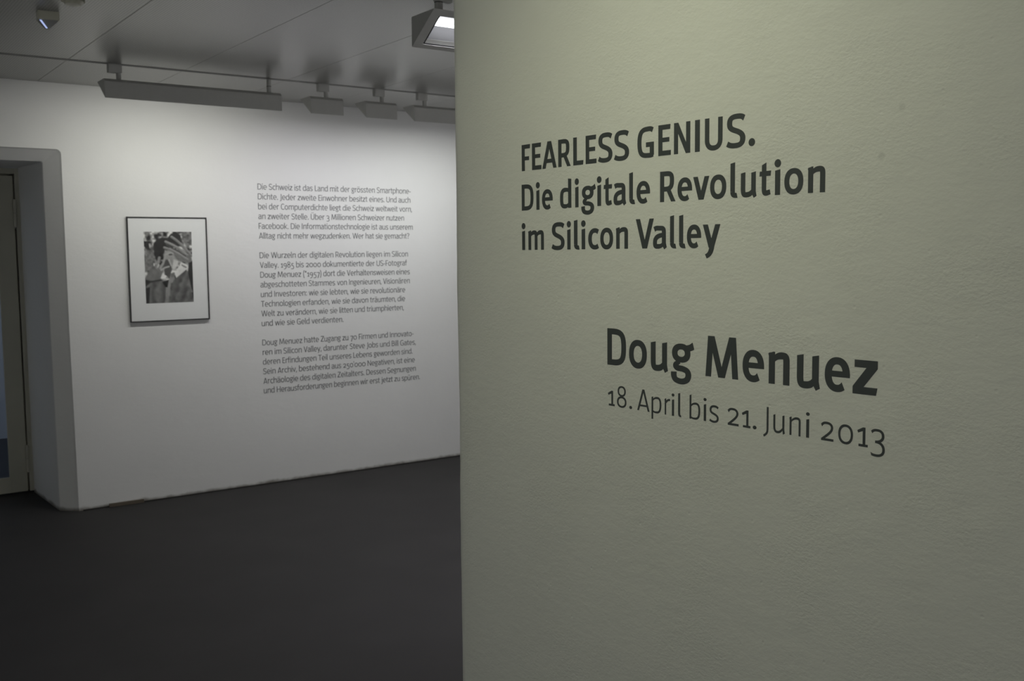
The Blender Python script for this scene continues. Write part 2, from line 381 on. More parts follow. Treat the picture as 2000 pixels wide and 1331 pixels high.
# ------------------------------------------------------------------ door in the niche
YD = 7.575; ZTOP = CAM_H+.545
dr = struct(empty('door_1', (0, YD, 0)))
bm = bmesh.new()                                              # frame: jambs and head
box(bm, 1.288, 1.322, -.03, .03, .012, CAM_H+.596, .002); box(bm, .19, .224, -.03, .03, .012, CAM_H+.596, .002); box(bm, .224, 1.288, -.03, .03, CAM_H+.556, CAM_H+.596, .002)
box(bm, 1.262, 1.300, .0215, .036, .012, CAM_H+.596); box(bm, .212, .250, .0215, .036, .012, CAM_H+.596); box(bm, .212, 1.300, .0215, .036, ZTOP-.016, CAM_H+.596)
link_mesh('door_frame', bm, M['door_paint'], dr)
leaf = bmesh.new()
box(leaf, 1.176, 1.278, -.02, .02, .012, ZTOP, .002); box(leaf, .234, .336, -.02, .02, .012, ZTOP, .002)
box(leaf, .336, 1.176, -.02, .02, .012, .112, .002); box(leaf, .336, 1.176, -.02, .02, ZTOP-.11, ZTOP, .002)
lf = link_mesh('door_leaf', leaf, M['door_paint'], dr)
bd = bmesh.new()                                              # glazing bead
for a in ((1.166, 1.178, .108, ZTOP-.106), (.334, .346, .108, ZTOP-.106)): box(bd, a[0], a[1], -.024, -.012, a[2], a[3])
box(bd, .346, 1.166, -.024, -.012, .108, .120); box(bd, .346, 1.166, -.024, -.012, ZTOP-.118, ZTOP-.106)
link_mesh('glazing_bead', bd, M['door_paint'], lf)
gp = bmesh.new(); box(gp, .34, 1.172, -.003, .003, .112, ZTOP-.11); link_mesh('pane', gp, M['door_glass'], lf)
for zc in (CAM_H+.294, CAM_H-1.372):
    for dz in (-.048, .048):
        b = bmesh.new(); cyl(b, (1.282, -.031, zc+dz-.0455), (1.282, -.031, zc+dz+.0455), .0105, 14); link_mesh('hinge', b, M['hinge'], dr)
    b = bmesh.new(); box(b, 1.270, 1.294, -.022, -.020, zc-.095, zc+.095); link_mesh('hinge_plate', b, M['hinge'], dr)
bm = bmesh.new(); box(bm, .19, 1.32, -.028, .03, 0, .010); link_mesh('threshold', bm, M['dark'], dr)

# what lies outside the glass door: paved yard and a rendered wall in daylight
bm = bmesh.new(); box(bm, -6, 8, 7.62, 14, -.12, -.02); struct(link_mesh('ground_outside', bm, M['asphalt']))
bm = bmesh.new(); box(bm, -8, 10, 10.1, 10.4, -.02, 14.0); struct(link_mesh('wall_outside', bm, M['outside']))  # extra height added to keep sky light out of the door niche

# ------------------------------------------------------------------ small things on floor and ceiling
bm = bmesh.new(); box(bm, 0, .218, -.014, 0, 0, .024, .002)
o = link_mesh('skirting_piece', bm, M['strip']); o.location = (1.617, YB-.004, 0)
tag(o, 'short brown strip lying along the foot of the white wall near the door', 'skirting')

# detector box with a wedge lens
sb = empty('presence_detector', (.996, 4.86, CEIL)); tag(sb, 'small ivory box with blue-lit wedge lens under the ceiling, top left', 'detector')
sb.rotation_euler.z = -.10; sb.scale = (.87, .87, .87)
bm = bmesh.new(); box(bm, -.050, .050, -.036, .036, -.044, 0, .004); link_mesh('body', bm, M['sensor'], sb)
bm = bmesh.new()
tp = [bm.verts.new(c) for c in ((-.046, -.033, -.043), (.046, -.033, -.043), (.046, .033, -.043), (-.046, .033, -.043))]
bt = [bm.verts.new(c) for c in ((-.012, -.018, -.082), (.006, -.018, -.082), (.006, .018, -.082), (-.012, .018, -.082))]
bm.faces.new(bt[::-1]); bm.faces.new(tp)
for i in range(4): bm.faces.new((tp[i], tp[(i+1) % 4], bt[(i+1) % 4], bt[i]))
bmesh.ops.recalc_face_normals(bm, faces=bm.faces[:])
wdg = link_mesh('wedge', bm, M['track'], sb)
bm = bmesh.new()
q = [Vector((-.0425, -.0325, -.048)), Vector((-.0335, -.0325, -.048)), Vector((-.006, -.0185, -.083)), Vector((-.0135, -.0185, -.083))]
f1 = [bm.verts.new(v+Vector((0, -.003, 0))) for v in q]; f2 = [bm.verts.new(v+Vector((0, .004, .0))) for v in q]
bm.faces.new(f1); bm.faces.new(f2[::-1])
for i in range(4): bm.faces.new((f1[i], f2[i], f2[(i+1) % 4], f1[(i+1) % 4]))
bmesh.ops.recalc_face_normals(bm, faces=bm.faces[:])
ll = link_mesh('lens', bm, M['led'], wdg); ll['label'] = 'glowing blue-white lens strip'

# smoke detector, cut by the upper edge of the picture
sd = empty('smoke_detector', (1.007, 4.441, CEIL)); tag(sd, 'round white slotted smoke detector cut off at the top edge', 'smoke detector'); sd.scale = (.85, .85, .9)
bm = bmesh.new(); cyl(bm, (0, 0, 0), (0, 0, -.018), .062, 32, .060); link_mesh('base', bm, M['sensor'], sd, False)
bm = bmesh.new(); cyl(bm, (0, 0, -.016), (0, 0, -.044), .040, 24); link_mesh('chamber', bm, M['dark'], sd)
bm = bmesh.new(); cyl(bm, (0, 0, -.042), (0, 0, -.056), .048, 32, .036); link_mesh('cover', bm, M['sensor'], sd)
fin = bmesh.new(); box(fin, .036, .053, -.0022, .0022, -.044, -.016); fm = bpy.data.meshes.new('fin'); fin.to_mesh(fm); fin.free(); fm.materials.append(M['sensor'])
for i in range(20):
    o = bpy.data.objects.new('fin', fm); COL.objects.link(o); o.parent = sd; o.rotation_euler.z = 2*math.pi*i/20

# ------------------------------------------------------------------ framed photograph
FX0, FX1, FZ0, FZ1 = 1.797, 2.315, CAM_H-.427, CAM_H+.253
fr = empty('framed_photograph', ((FX0+FX1)/2, YB, (FZ0+FZ1)/2)); tag(fr, 'black and white photograph of a gesturing man in a thin black frame', 'picture')
hw, hh = (FX1-FX0)/2, (FZ1-FZ0)/2
for (a, b_, c, d) in ((-hw, hw, hh-.007, hh), (-hw, hw, -hh, -hh+.007), (-hw, -hw+.0075, -hh+.007, hh-.007), (hw-.0075, hw, -hh+.007, hh-.007)):
    bm = bmesh.new(); box(bm, a, b_, -.0175, -.002, c, d, .0012); link_mesh('frame_bar', bm, M['frame'], fr)
bm = bmesh.new(); box(bm, -hw+.008, hw-.008, -.012, -.004, -hh+.008, hh-.008); link_mesh('mount_board', bm, M['mat_board'], fr)
bm = bmesh.new(); box(bm, -hw+.008, hw-.008, -.0155, -.0142, -hh+.008, hh-.008); link_mesh('glass_pane', bm, M['glass'], fr)
NU, NV = 104, 156
def raster():
    yy, xx = np.mgrid[0:NV+1, 0:NU+1].astype(float); u = xx/NU; v = yy/NV
    X = 82+42*v+u*778; Y = 105+v*1165                          # sketch units
    rng = np.random.RandomState(4)
    def vnoise(cx, cy):
        g = rng.rand(cy+2, cx+2); a = u*cx; b = v*cy; i = a.astype(int); j = b.astype(int); fa = a-i; fb = b-j
        fa = fa*fa*(3-2*fa); fb = fb*fb*(3-2*fb)
        return (g[j, i]*(1-fa)+g[j, i+1]*fa)*(1-fb)+(g[j+1, i]*(1-fa)+g[j+1, i+1]*fa)*fb
    n1, n2, n3 = vnoise(11, 16), vnoise(26, 40), vnoise(7, 3)
    G = 44+125*np.clip((n1*.65+n2*.55-.32)*1.7, 0, 1)
    def blend(mask, val): G[:] = G*(1-mask)+val*mask
    def poly(pts, val, soft=6):
        d = np.full(X.shape, 1e9); ins = np.zeros(X.shape, bool); n = len(pts)
        for i in range(n):
            (x1, y1), (x2, y2) = pts[i], pts[(i+1) % n]
            c = ((y1 > Y) != (y2 > Y)) & (X < (x2-x1)*(Y-y1)/((y2-y1) or 1e-9)+x1); ins ^= c
            t = np.clip(((X-x1)*(x2-x1)+(Y-y1)*(y2-y1))/((x2-x1)**2+(y2-y1)**2), 0, 1)
            d = np.minimum(d, np.hypot(X-x1-t*(x2-x1), Y-y1-t*(y2-y1)))
        sd_ = np.where(ins, d, -d); blend(np.clip(.5+sd_/(2*soft), 0, 1), val)
    def stroke(pts, wd, val, shade=0):
        d = np.full(X.shape, 1e9); s = np.zeros(X.shape)
        for (x1, y1), (x2, y2) in zip(pts, pts[1:]):
            t = np.clip(((X-x1)*(x2-x1)+(Y-y1)*(y2-y1))/((x2-x1)**2+(y2-y1)**2), 0, 1)
            px, py = X-x1-t*(x2-x1), Y-y1-t*(y2-y1); dd = np.hypot(px, py); s = np.where(dd < d, py, s); d = np.minimum(d, dd)
        blend(np.clip((wd/2-d)/8+.5, 0, 1), val-shade*np.clip(s/(wd/2), -1, 1))
    poly([(95, 390), (250, 400), (290, 600), (240, 720), (100, 760)], 92+30*(n2-.5), 20)
    poly([(88, 255), (160, 265), (180, 395), (95, 340)], 46)
    poly([(720, 110), (880, 110), (880, 330), (770, 330), (700, 220)], 84+50*(n2-.5), 15)
    poly([(240, 300), (290, 240), (370, 200), (470, 205), (520, 140), (600, 108), (680, 165), (708, 260), (690, 330), (600, 360), (420, 380), (430, 480), (400, 560), (290, 575), (255, 480)], 42+8*n2)
    poly([(395, 480), (440, 410), (560, 420), (660, 560), (640, 650), (580, 745), (520, 720), (500, 640), (430, 600)], 112+16*(n1-.5), 10)
    poly([(430, 560), (490, 560), (540, 720), (500, 860), (420, 800), (410, 660)], 66)
    stroke([(490, 565), (530, 660)], 26, 130)
    poly([(570, 560), (650, 585), (630, 670), (570, 740), (540, 700)], 146, 12)
    poly([(560, 430), (640, 380), (760, 430), (865, 540), (872, 640), (790, 625), (640, 575), (590, 520)], 92-26*(n1-.5), 10)
    stroke([(535, 190), (620, 250), (720, 340), (860, 500)], 44, 100, 24)
    stroke([(560, 300), (660, 385), (790, 470)], 30, 62)
    stroke([(437, 268), (540, 315), (640, 370), (790, 490)], 42, 108, 24)
    stroke([(450, 315), (600, 410), (760, 500)], 26, 66)
    stroke([(417, 365), (520, 400), (640, 460), (800, 570)], 42, 104, 24)
    stroke([(435, 480), (500, 450), (560, 460)], 20, 128); stroke([(500, 480), (535, 476)], 24, 62); stroke([(470, 512), (560, 515)], 12, 118)
    poly([(815, 620), (880, 590), (895, 1130), (850, 1010), (805, 800)], 44)
    poly([(560, 900), (700, 770), (800, 750), (850, 1000), (900, 1275), (480, 1280), (520, 1000)], 78+14*np.sin(X/23+Y/75+3*n1)*.5+20*(n1-.5))
    poly([(690, 600), (800, 652), (812, 700), (760, 745), (610, 865), (575, 780), (655, 680)], 158+10*(n1-.5))
    poly([(700, 640), (790, 690), (770, 705), (700, 665)], 96)
    poly([(520, 790), (585, 775), (590, 880), (520, 960), (485, 1280), (405, 1280), (440, 1080), (490, 900)], 104+14*(n1-.5))
    poly([(520, 800), (575, 780), (580, 840), (530, 850)], 84)
    poly([(118, 1000), (200, 925), (390, 905), (445, 1010), (425, 1280), (110, 1280)], 80+14*np.sin(X/26+2.5*n1)*.7+14*(n1-.5))
    poly([(385, 925), (490, 890), (465, 1020), (432, 1012)], 38)
    poly([(110, 1030), (185, 1000), (170, 1285), (110, 1285)], 46)
    poly([(100, 870), (350, 880), (385, 900), (200, 930), (110, 1005)], 48)
    poly([(112, 880), (150, 780), (195, 690), (290, 635), (385, 690), (410, 780), (350, 885), (200, 905)], 90+14*(n1-.5), 10)
    stroke([(335, 528), (318, 600), (296, 690)], 46, 108, 0)
    stroke([(432, 505), (405, 600), (352, 700)], 36, 118, 0)
    stroke([(245, 590), (235, 700)], 34, 78); stroke([(250, 625), (252, 655)], 20, 156); stroke([(325, 640), (312, 680)], 18, 150)
    stroke([(490, 675), (430, 690), (365, 730)], 28, 128)
    poly([(395, 765), (425, 835), (465, 880), (355, 860)], 165)
    n4 = vnoise(60, 90); G += 9*(n4-.5)+6*(vnoise(18, 26)-.5)
    for _ in range(1):
        Gp = np.pad(G, 1, mode='edge'); G = (Gp[:-2, 1:-1]+Gp[2:, 1:-1]+Gp[1:-1, :-2]+Gp[1:-1, 2:]+4*G)/8
    G = np.clip(80+(G-80)*1.12-4, 26, 175)
    return G
G = raster()
lin = np.where(G/255 <= .04045, G/255/12.92, ((G/255+.055)/1.055)**2.4)/.375*.74
bm = bmesh.new()
pw_, ph_ = .310, .464; cx_, cz_ = 2.0555-(FX0+FX1)/2, CAM_H-.0745-(FZ0+FZ1)/2
gv = [[bm.verts.new((cx_-pw_/2+pw_*i/NU, -.0126, cz_+ph_/2-ph_*j/NV)) for i in range(NU+1)] for j in range(NV+1)]
for j in range(NV):
    for i in range(NU): bm.faces.new((gv[j][i], gv[j+1][i], gv[j+1][i+1], gv[j][i+1]))
m = new_mat('photo_print', (.5, .5, .5), .7, 0, .0); N = NT(m); at_ = N.n('ShaderNodeVertexColor', layer_name='tone'); N.l(at_.outputs['Color'], N.b.inputs['Base Color'])
pr = link_mesh('print', bm, m, fr)
ca = pr.data.color_attributes.new('tone', 'FLOAT_COLOR', 'POINT')
ca.data.foreach_set('color', np.stack([lin.ravel(), lin.ravel()*1.0, lin.ravel()*.98, np.ones(lin.size)], 1).astype(np.float32).ravel())

# ------------------------------------------------------------------ lettering: a drawn humanist sans
CAPH, XH, ASC, DESC = 660., 484., 700., -195.
def bez(p, n=10):
    out = []
    p0, p1, p2, p3 = [Vector(q) for q in p]
    for i in range(n+1):
        t = i/n; a = 1-t; out.append(p0*a**3+p1*3*a*a*t+p2*3*a*t*t+p3*t**3)
    return out
def cat(pts, n=7):
    """smooth curve through the points"""
    P = [Vector(p) for p in pts]; P = [P[0]*2-P[1]]+P+[P[-1]*2-P[-2]]; out = []
    for i in range(1, len(P)-2):
        a, b, c, d = P[i-1:i+3]
        for k in range(n):
            t = k/n; out.append(.5*((2*b)+(c-a)*t+(2*a-5*b+4*c-d)*t*t+(3*b-a-3*c+d)*t**3))
    return out+[P[-2]]
def arc(cx, cy, rx, ry, a0, a1, n=26, e=2.25):
    out = []
    for i in range(n+1):
        a = math.radians(a0+(a1-a0)*i/n); c, s = math.cos(a), math.sin(a)
        out.append(Vector((cx+rx*math.copysign(abs(c)**(2/e), c), cy+ry*math.copysign(abs(s)**(2/e), s))))
    return out
class Glyph:
    def __init__(s, w, h): s.q = []; s.gi = []; s.ng = 0; s.w = w; s.h = h; s.lsb = 38; s.rsb = 38
    def add(s, quads): s.q += quads; s.gi += [s.ng]*len(quads); s.ng += 1
    def P(s, *pts): s.add([[Vector(p) for p in pts]])
    def stem(s, x, y0, y1, sl=0): s.P((x, y0), (x+s.w, y0), (x+s.w, y1+sl), (x, y1-sl))
    def bar(s, x0, x1, y0, y1, sk=0): s.P((x0, y0), (x1-sk, y0), (x1, y1), (x0, y1))
    def dot(s, cx, cy, r): s.add([[Vector((cx+r*math.cos(t*math.pi/12), cy+r*1.02*math.sin(t*math.pi/12))) for t in range(24)]])
    def ring(s, cx, cy, rx, ry, w=None, h=None, e=2.25):
        w = w or s.w; h = h or s.h; n = 44
        o = arc(cx, cy, rx, ry, 0, 360, n, e); i = arc(cx, cy, rx-w, ry-h, 0, 360, n, e-.05)
        s.add([[o[k], o[k+1], i[k+1], i[k]] for k in range(n)])
    def stroke(s, pts, t0=1., t1=1., c0=None, c1=None, span=.35, wf=1.):
        """ribbon whose width follows its direction; t0/t1 taper its ends; c0/c1 are cut directions"""
        P = [Vector(p) for p in pts]
        P = [p for i, p in enumerate(P) if i == 0 or (p-P[i-1]).length > .5]
        n = len(P); ln = [0]
        for a, b in zip(P, P[1:]): ln.append(ln[-1]+(b-a).length)
        L = []; R = []
        for i in range(n):
            t = (P[min(i+1, n-1)]-P[max(i-1, 0)]).normalized()
            wd = math.sqrt((s.w*t.y)**2+(s.h*t.x)**2)*wf; f = ln[i]/ln[-1]
            if f < span: wd *= t0+(1-t0)*(f/span)
            if f > 1-span: wd *= t1+(1-t1)*((1-f)/span)
            nv = Vector((-t.y, t.x)); c = c0 if i == 0 else (c1 if i == n-1 else None)
            if c:
                c = Vector(c).normalized()
                if c.dot(nv) < 0: c = -c
                nv = c/max(.3, c.dot(nv))
            L.append(P[i]+nv*wd/2); R.append(P[i]-nv*wd/2)
        s.add([[L[i], R[i], R[i+1], L[i+1]] for i in range(n-1)])
def diag(g, x0, y0, x1, y1, ww): g.P((x0-ww/2, y0), (x0+ww/2, y0), (x1+ww/2, y1), (x1-ww/2, y1))
def make_glyph(ch, w, h):
    g = Glyph(w, h); B = (w-78)/46.                             # 0 regular .. 1 bold
    sl = 11; X = XH; C = CAPH
    def k(a, b): return a+(b-a)*B
    def uml(cx, y): g.dot(cx-k(78, 88), y, k(44, 62)); g.dot(cx+k(78, 88), y, k(44, 62))
    if ch in 'äöüÜ':
        g = make_glyph({'ä': 'a', 'ö': 'o', 'ü': 'u', 'Ü': 'U'}[ch], w, h)
        xs = [v.x for q in g.q for v in q]; cx = (min(xs)+max(xs))/2
        y = 790 if ch == 'Ü' else 625
        g.dot(cx-84, y, 46); g.dot(cx+84, y, 46); return g
    if ch in 'FEL':
        K = {'F': k(325, 340), 'E': k(340, 372), 'L': k(320, 345)}[ch]; g.stem(0, 0, C)
        if ch in 'FE':
            g.bar(w*.5, K-(12 if ch == 'E' else 0), C-h, C, 8); g.bar(w*.5, K-45, C*.5-h*.40-(25 if ch == 'F' else 0), C*.5+h*.52-(25 if ch == 'F' else 0), 0)
        if ch in 'EL': g.bar(w*.5, K, 0, h, -0) if ch == 'E' else g.P((w*.5, 0), (K-14, 0), (K, h), (w*.5, h))
        g.lsb = 58; g.rsb = 22
    elif ch == 'A':
        K = k(500, 545); m_ = K/2; ww = w*1.03
        diag(g, ww/2, 0, m_-w*.06, C, ww); diag(g, K-ww/2, 0, m_+w*.06, C, ww); g.bar(K*.24, K*.76, C*.20, C*.20+h*.92); g.lsb = g.rsb = 6
    elif ch == 'V':
        K = k(490, 530); m_ = K/2; ww = w*1.03
        diag(g, m_-w*.05, 0, ww/2, C, ww); diag(g, m_+w*.05, 0, K-ww/2, C, ww); g.lsb = g.rsb = 4
    elif ch == 'W':
        K = 790; ww = w
        for a, b in ((.06, .27), (.49, .27), (.51, .73), (.94, .73)): diag(g, K*b, 0, K*a, C, ww)
        g.lsb = g.rsb = 6
    elif ch == 'M':
        K = k(640, 690); ww = w*.98
        diag(g, ww/2, 0, ww/2+K*.075, C, ww); diag(g, K-ww/2, 0, K-ww/2-K*.075, C, ww)
        diag(g, K/2-w*.06, 0 if B > .5 else 60, ww/2+K*.10, C, ww*1.02); diag(g, K/2+w*.06, 0 if B > .5 else 60, K-ww/2-K*.10, C, ww*1.02); g.lsb = g.rsb = 40
    elif ch == 'N':
        K = k(480, 485); g.stem(0, 0, C); g.stem(K-w, 0, C); g.P((K-w*1.05, 0), (K, 0), (w*1.05, C), (0, C)); g.lsb = g.rsb = 58
    elif ch == 'H':
        K = 490; g.stem(0, 0, C); g.stem(K-w, 0, C); g.bar(w/2, K-w/2, C*.5-h*.4, C*.5+h*.5); g.lsb = g.rsb = 58
    elif ch == 'I': g.stem(0, 0, C); g.lsb = g.rsb = 58
    elif ch == 'T': K = 430; g.stem(K/2-w/2, 0, C); g.bar(0, K, C-h, C); g.lsb = g.rsb = 12
    elif ch == 'Z':
        K = 430; g.bar(10, K-4, C-h, C); g.bar(0, K, 0, h); g.P((0, h*.5), (0, h), (K-w*1.35, C-h*.9), (K-4, C-h*.9), (K-4, C-h*1.1), (w*1.3, h*.9)); g.lsb = g.rsb = 24
    elif ch == 'U':
        K = k(480, 490); r = K/2-w/2
        g.stroke([(w/2, C)]+[(w/2, 330)]+arc(K/2, 215, r, 225-h/2, 180, 360, 24, 2.3)+[(K-w/2, 330), (K-w/2, C)]); g.lsb = g.rsb = 54
    elif ch == 'J':
        g.stroke([(160, C), (160, 60)]+bez(((160, 60), (160, -50), (110, -90), (15, -135)))[1:], c1=(.35, -.9)); g.lsb = 0; g.rsb = 50
    elif ch == 'D':
        K = k(490, 500); y1, y0 = C-h/2, h/2
        g.stem(0, 0, C); g.stroke([(w*.5, y1), (K*.36, y1)]+bez(((K*.36, y1), (K*.78, y1), (K-w/2, C*.82), (K-w/2, C*.5)))[1:]+bez(((K-w/2, C*.5), (K-w/2, C*.18), (K*.78, y0), (K*.36, y0)))[1:]+[(w*.5, y0)]); g.lsb = 58; g.rsb = 30
    elif ch == 'B':
        K = 430; g.stem(0, 0, C); ym = C*.53
        g.stroke([(w*.5, C-h/2), (K*.42, C-h/2)]+bez(((K*.42, C-h/2), (K*.93, C-h/2), (K*.93, ym), (K*.42, ym)))[1:]+[(w*.5, ym)])
        g.stroke([(w*.5, ym), (K*.48, ym)]+bez(((K*.48, ym), (K*1.08, ym), (K*1.08, h/2), (K*.45, h/2)))[1:]+[(w*.5, h/2)]); g.lsb = 58; g.rsb = 26
    elif ch == 'R':
        K = k(430, 465); yb = C*.385; xr = K*.90-w/2
        g.stem(0, 0, C); g.stroke([(w*.5, C-h/2), (K*.42, C-h/2)]+bez(((K*.42, C-h/2), (K*.70, C-h/2), (xr, C*.88), (xr, C*.70)))[1:]+bez(((xr, C*.70), (xr, C*.50), (K*.70, yb+h*.2), (K*.36, yb+h*.2)))[1:]+[(w*.5, yb+h*.2)])
        diag(g, K-w*.53, 0, K*.50, yb+h*.35, w*1.06); g.lsb = 58; g.rsb = 8
    elif ch in 'Ss':
        K, Y = (k(410, 445), C) if ch == 'S' else (k(345, 380), X); o = 10
        hh_ = h*.95; xl, xr = w*.5, K-w*.5
        pts = bez(((K*.93, Y*.865), (K*.80, Y*.945), (K*.66, Y+o-hh_/2), (K*.52, Y+o-hh_/2)), 8)
        pts += bez(((K*.52, Y+o-hh_/2), (K*.26, Y+o-hh_/2), (xl+K*.01, Y*.88), (xl+K*.01, Y*.735)), 8)[1:]
        pts += bez(((xl+K*.01, Y*.735), (xl+K*.01, Y*.585), (K*.30, Y*.555), (K*.50, Y*.505)), 8)[1:]
        pts += bez(((K*.50, Y*.505), (K*.74, Y*.445), (xr, Y*.385), (xr, Y*.265)), 8)[1:]
        pts += bez(((xr, Y*.265), (xr, Y*.11), (K*.72, hh_/2-o), (K*.47, hh_/2-o)), 8)[1:]
        pts += bez(((K*.47, hh_/2-o), (K*.33, hh_/2-o), (K*.18, Y*.05+10), (K*.03, Y*.135)), 8)[1:]
        g.stroke(pts, c0=(.42, .9), c1=(-.42, -.9)); g.lsb = 30; g.rsb = 30
    elif ch == 'G':
        K = k(500, 500); o = 10; xl = w/2; yt = C+o-h/2; yb = h/2-o; xr = K-w/2
        pts = bez(((K*.93, C*.885), (K*.80, C*.96), (K*.70, yt), (K*.58, yt)), 8)+bez(((K*.58, yt), (K*.22, yt), (xl, C*.80), (xl, C*.49)), 10)[1:]
        pts += bez(((xl, C*.49), (xl, C*.16), (K*.24, yb), (K*.58, yb)), 10)[1:]+bez(((K*.58, yb), (K*.72, yb), (K*.84, C*.045), (K*.97, C*.10)), 8)[1:]
        g.stroke(pts, c0=(.42, .9), c1=(.0, 1)); g.stem(K-w, C*.065, C*.50); g.bar(K*.52, K-w*.5, C*.50-h, C*.50); g.lsb = 34; g.rsb = 40
    elif ch == 'C':
        K = 460; o = 10; pts = arc(K*.56, C/2, K*.56-w/2, C/2+o-h/2, 48, 312, 34, 2.2); g.stroke(pts, c0=(.42, .9), c1=(.42, -.9)); g.lsb = 34; g.rsb = 16
    # lower case
    elif ch == 'i': r = k(50, 78); xw = max(2*r, w); g.stem(xw/2-w/2, 0, X, sl); g.dot(xw/2, k(620, 612), r); g.lsb = g.rsb = k(40, 30)
    elif ch == 'j':
        g.stroke([(100, X), (100, 0)]+bez(((100, 0), (100, -80), (70, -120), (-10, -160)))[1:], c1=(.4, -.9)); g.dot(100, 620, 50)
        for q in g.q:
            for v in q: v.x += 20
        g.lsb = -10; g.rsb = 40
    elif ch == 'l':
        xc = w/2; pts = [(xc, ASC-w*.2), (xc, 120)]+bez(((xc, 120), (xc, h*.5), (xc+w*.25, h*.42), (xc+w*.98, h*.40)), 8)[1:]
        g.stem(0, 120, ASC, sl); g.stroke(pts[1:], c1=(-.25, 1), t1=.95); g.lsb = 48; g.rsb = 14
    elif ch in 'nhmru':
        K = {'n': k(395, 410), 'h': k(395, 410), 'm': k(660, 680), 'r': k(260, 285), 'u': k(395, 425)}[ch]
        if ch == 'u':
            K2 = k(395, 410)
            g.stem(0, 170, X, sl); g.stem(K2-w, 100, X, sl)
            g.stroke([(w/2, 175)]+bez(((w/2, 175), (w/2, 40), (K2*.24, h/2-12), (K2*.42, h/2-10)))[1:]+bez(((K2*.42, h/2-10), (K2*.60, h/2-6), (K2*.72, 60), (K2-w*.55, 150)))[1:], t1=.62, span=.3)
            g.P((K2-w, 110), (K2, 110), (K2+k(22, 24), 8), (K2-k(48, 52), -28), (K2-w*.80, 45)); g.lsb = 46; g.rsb = 34
        else:
            g.stem(0, 0, ASC if ch == 'h' else X, sl)
            if ch != 'h': g.P((0, X-60), (w*.9, X-60), (w*.80, X+sl+2), (-12, X-sl-12))
            if ch == 'r':
                g.stroke(bez(((w*.55, X*.66), (w*1.05, X*.90), (K*.72, X+8-h*.45), (K, X+2-h*.45))), t0=.6, c1=(-.2, 1))
            else:
                def archp(xa, xb):
                    g.stroke(bez(((xa+w*.45, X*.66), (xa+w*.95, X*.88), (xa+(xb-xa)*.50, X+10-h/2), (xa+(xb-xa)*.64, X+10-h/2)))+bez(((xa+(xb-xa)*.64, X+10-h/2), (xb-w*.55, X+10-h/2), (xb-w/2, X*.88), (xb-w/2, X*.68)))[1:]+[(xb-w/2, 0)], t0=.55, span=.28)
                if ch == 'm': xm = (K+w)/2; archp(0, xm); archp(xm-w, K)
                else: archp(0, K)
            g.lsb = 48; g.rsb = 44 if ch != 'r' else 4
    elif ch in 'dbp':
        K = k(420, 440); o = 10; xc = K*.5
        if ch == 'd':
            g.stem(K-w, 0, ASC, -6); g.stroke(bez(((K-w*.45, X*.80), (K*.74, X+2-h*.4), (K*.62, X+o-h/2), (K*.50, X+o-h/2)))+bez(((K*.50, X+o-h/2), (K*.18, X+o-h/2), (w/2, X*.76), (w/2, X*.47)))[1:]+bez(((w/2, X*.47), (w/2, X*.18), (K*.20, h/2-o), (K*.43, h/2-o)))[1:]+bez(((K*.43, h/2-o), (K*.58, h/2-o), (K*.70, 40), (K-w*.5, X*.27)))[1:], t0=.75, t1=.6, span=.22)
            g.lsb = 32; g.rsb = 48
        else:
            y0, y1 = (0, ASC) if ch == 'b' else (DESC, X)
            g.stem(0, y0, y1, sl)
            g.stroke(bez(((w*.5, X*.70), (w*1.0, X*.92), (K*.46, X+o-h/2), (K*.58, X+o-h/2)))+bez(((K*.58, X+o-h/2), (K*.84, X+o-h/2), (K-w/2, X*.80), (K-w/2, X*.53)))[1:]+bez(((K-w/2, X*.53), (K-w/2, X*.20), (K*.80, h/2-o), (K*.52, h/2-o)))[1:]+bez(((K*.52, h/2-o), (K*.40, h/2-o), (K*.3, 10), (w*.5, 62)))[1:], t0=.6, t1=.75, span=.22)
            g.lsb = 48; g.rsb = 32
    elif ch in 'o0': K = k(440, 470) if ch == 'o' else 470; g.ring(K/2, X/2, K/2, X/2+10); g.lsb = g.rsb = 34
    elif ch == 'c': K = k(380, 400); g.stroke(arc(K*.58, X/2, K*.58-w/2, X/2+10-h/2, 52, 308, 30), c0=(.45, .9), c1=(.45, -.9)); g.lsb = 34; g.rsb = 18
    elif ch == 'e':
        K = k(425, 440); yb = X*.43
        g.stroke([(K-w*.5, yb)]+arc(K/2, X/2, K/2-w/2, X/2+10-h/2, 6, 310, 34), c0=(1, 0), c1=(.45, -.9)); g.bar(w*.5, K-w*.2, yb, yb+h*.82); g.P((K-w, yb), (K, yb), (K, X*.55), (K-w, X*.55)); g.lsb = 34; g.rsb = 28
    elif ch == 'a':
        K = k(375, 400); xs = K-w*.5
        g.stroke(bez(((K*.10, X*.86), (K*.25, X*.95), (K*.38, X+10-h/2), (K*.52, X+10-h/2)))+bez(((K*.52, X+10-h/2), (K*.80, X+10-h/2), (xs, X*.90), (xs, X*.68)))[1:]+[(xs, 105)], c0=(.42, -.9))
        g.P((K-w, 115), (K, 115), (K+k(24, 26), 22), (K-k(44, 50), -26), (K-w*.85, 50))
        g.stroke(bez(((xs, X*.62-h*.1), (K*.45, X*.62-h*.1), (w/2, X*.52), (w/2, X*.27)))+bez(((w/2, X*.27), (w/2, X*.08), (K*.22, h/2-10), (K*.38, h/2-10)))[1:]+bez(((K*.38, h/2-10), (K*.56, h/2-10), (K*.70, 50), (xs, X*.26)))[1:], t0=.9, t1=.65, span=.25); g.lsb = 30; g.rsb = 28
    elif ch == 'f':
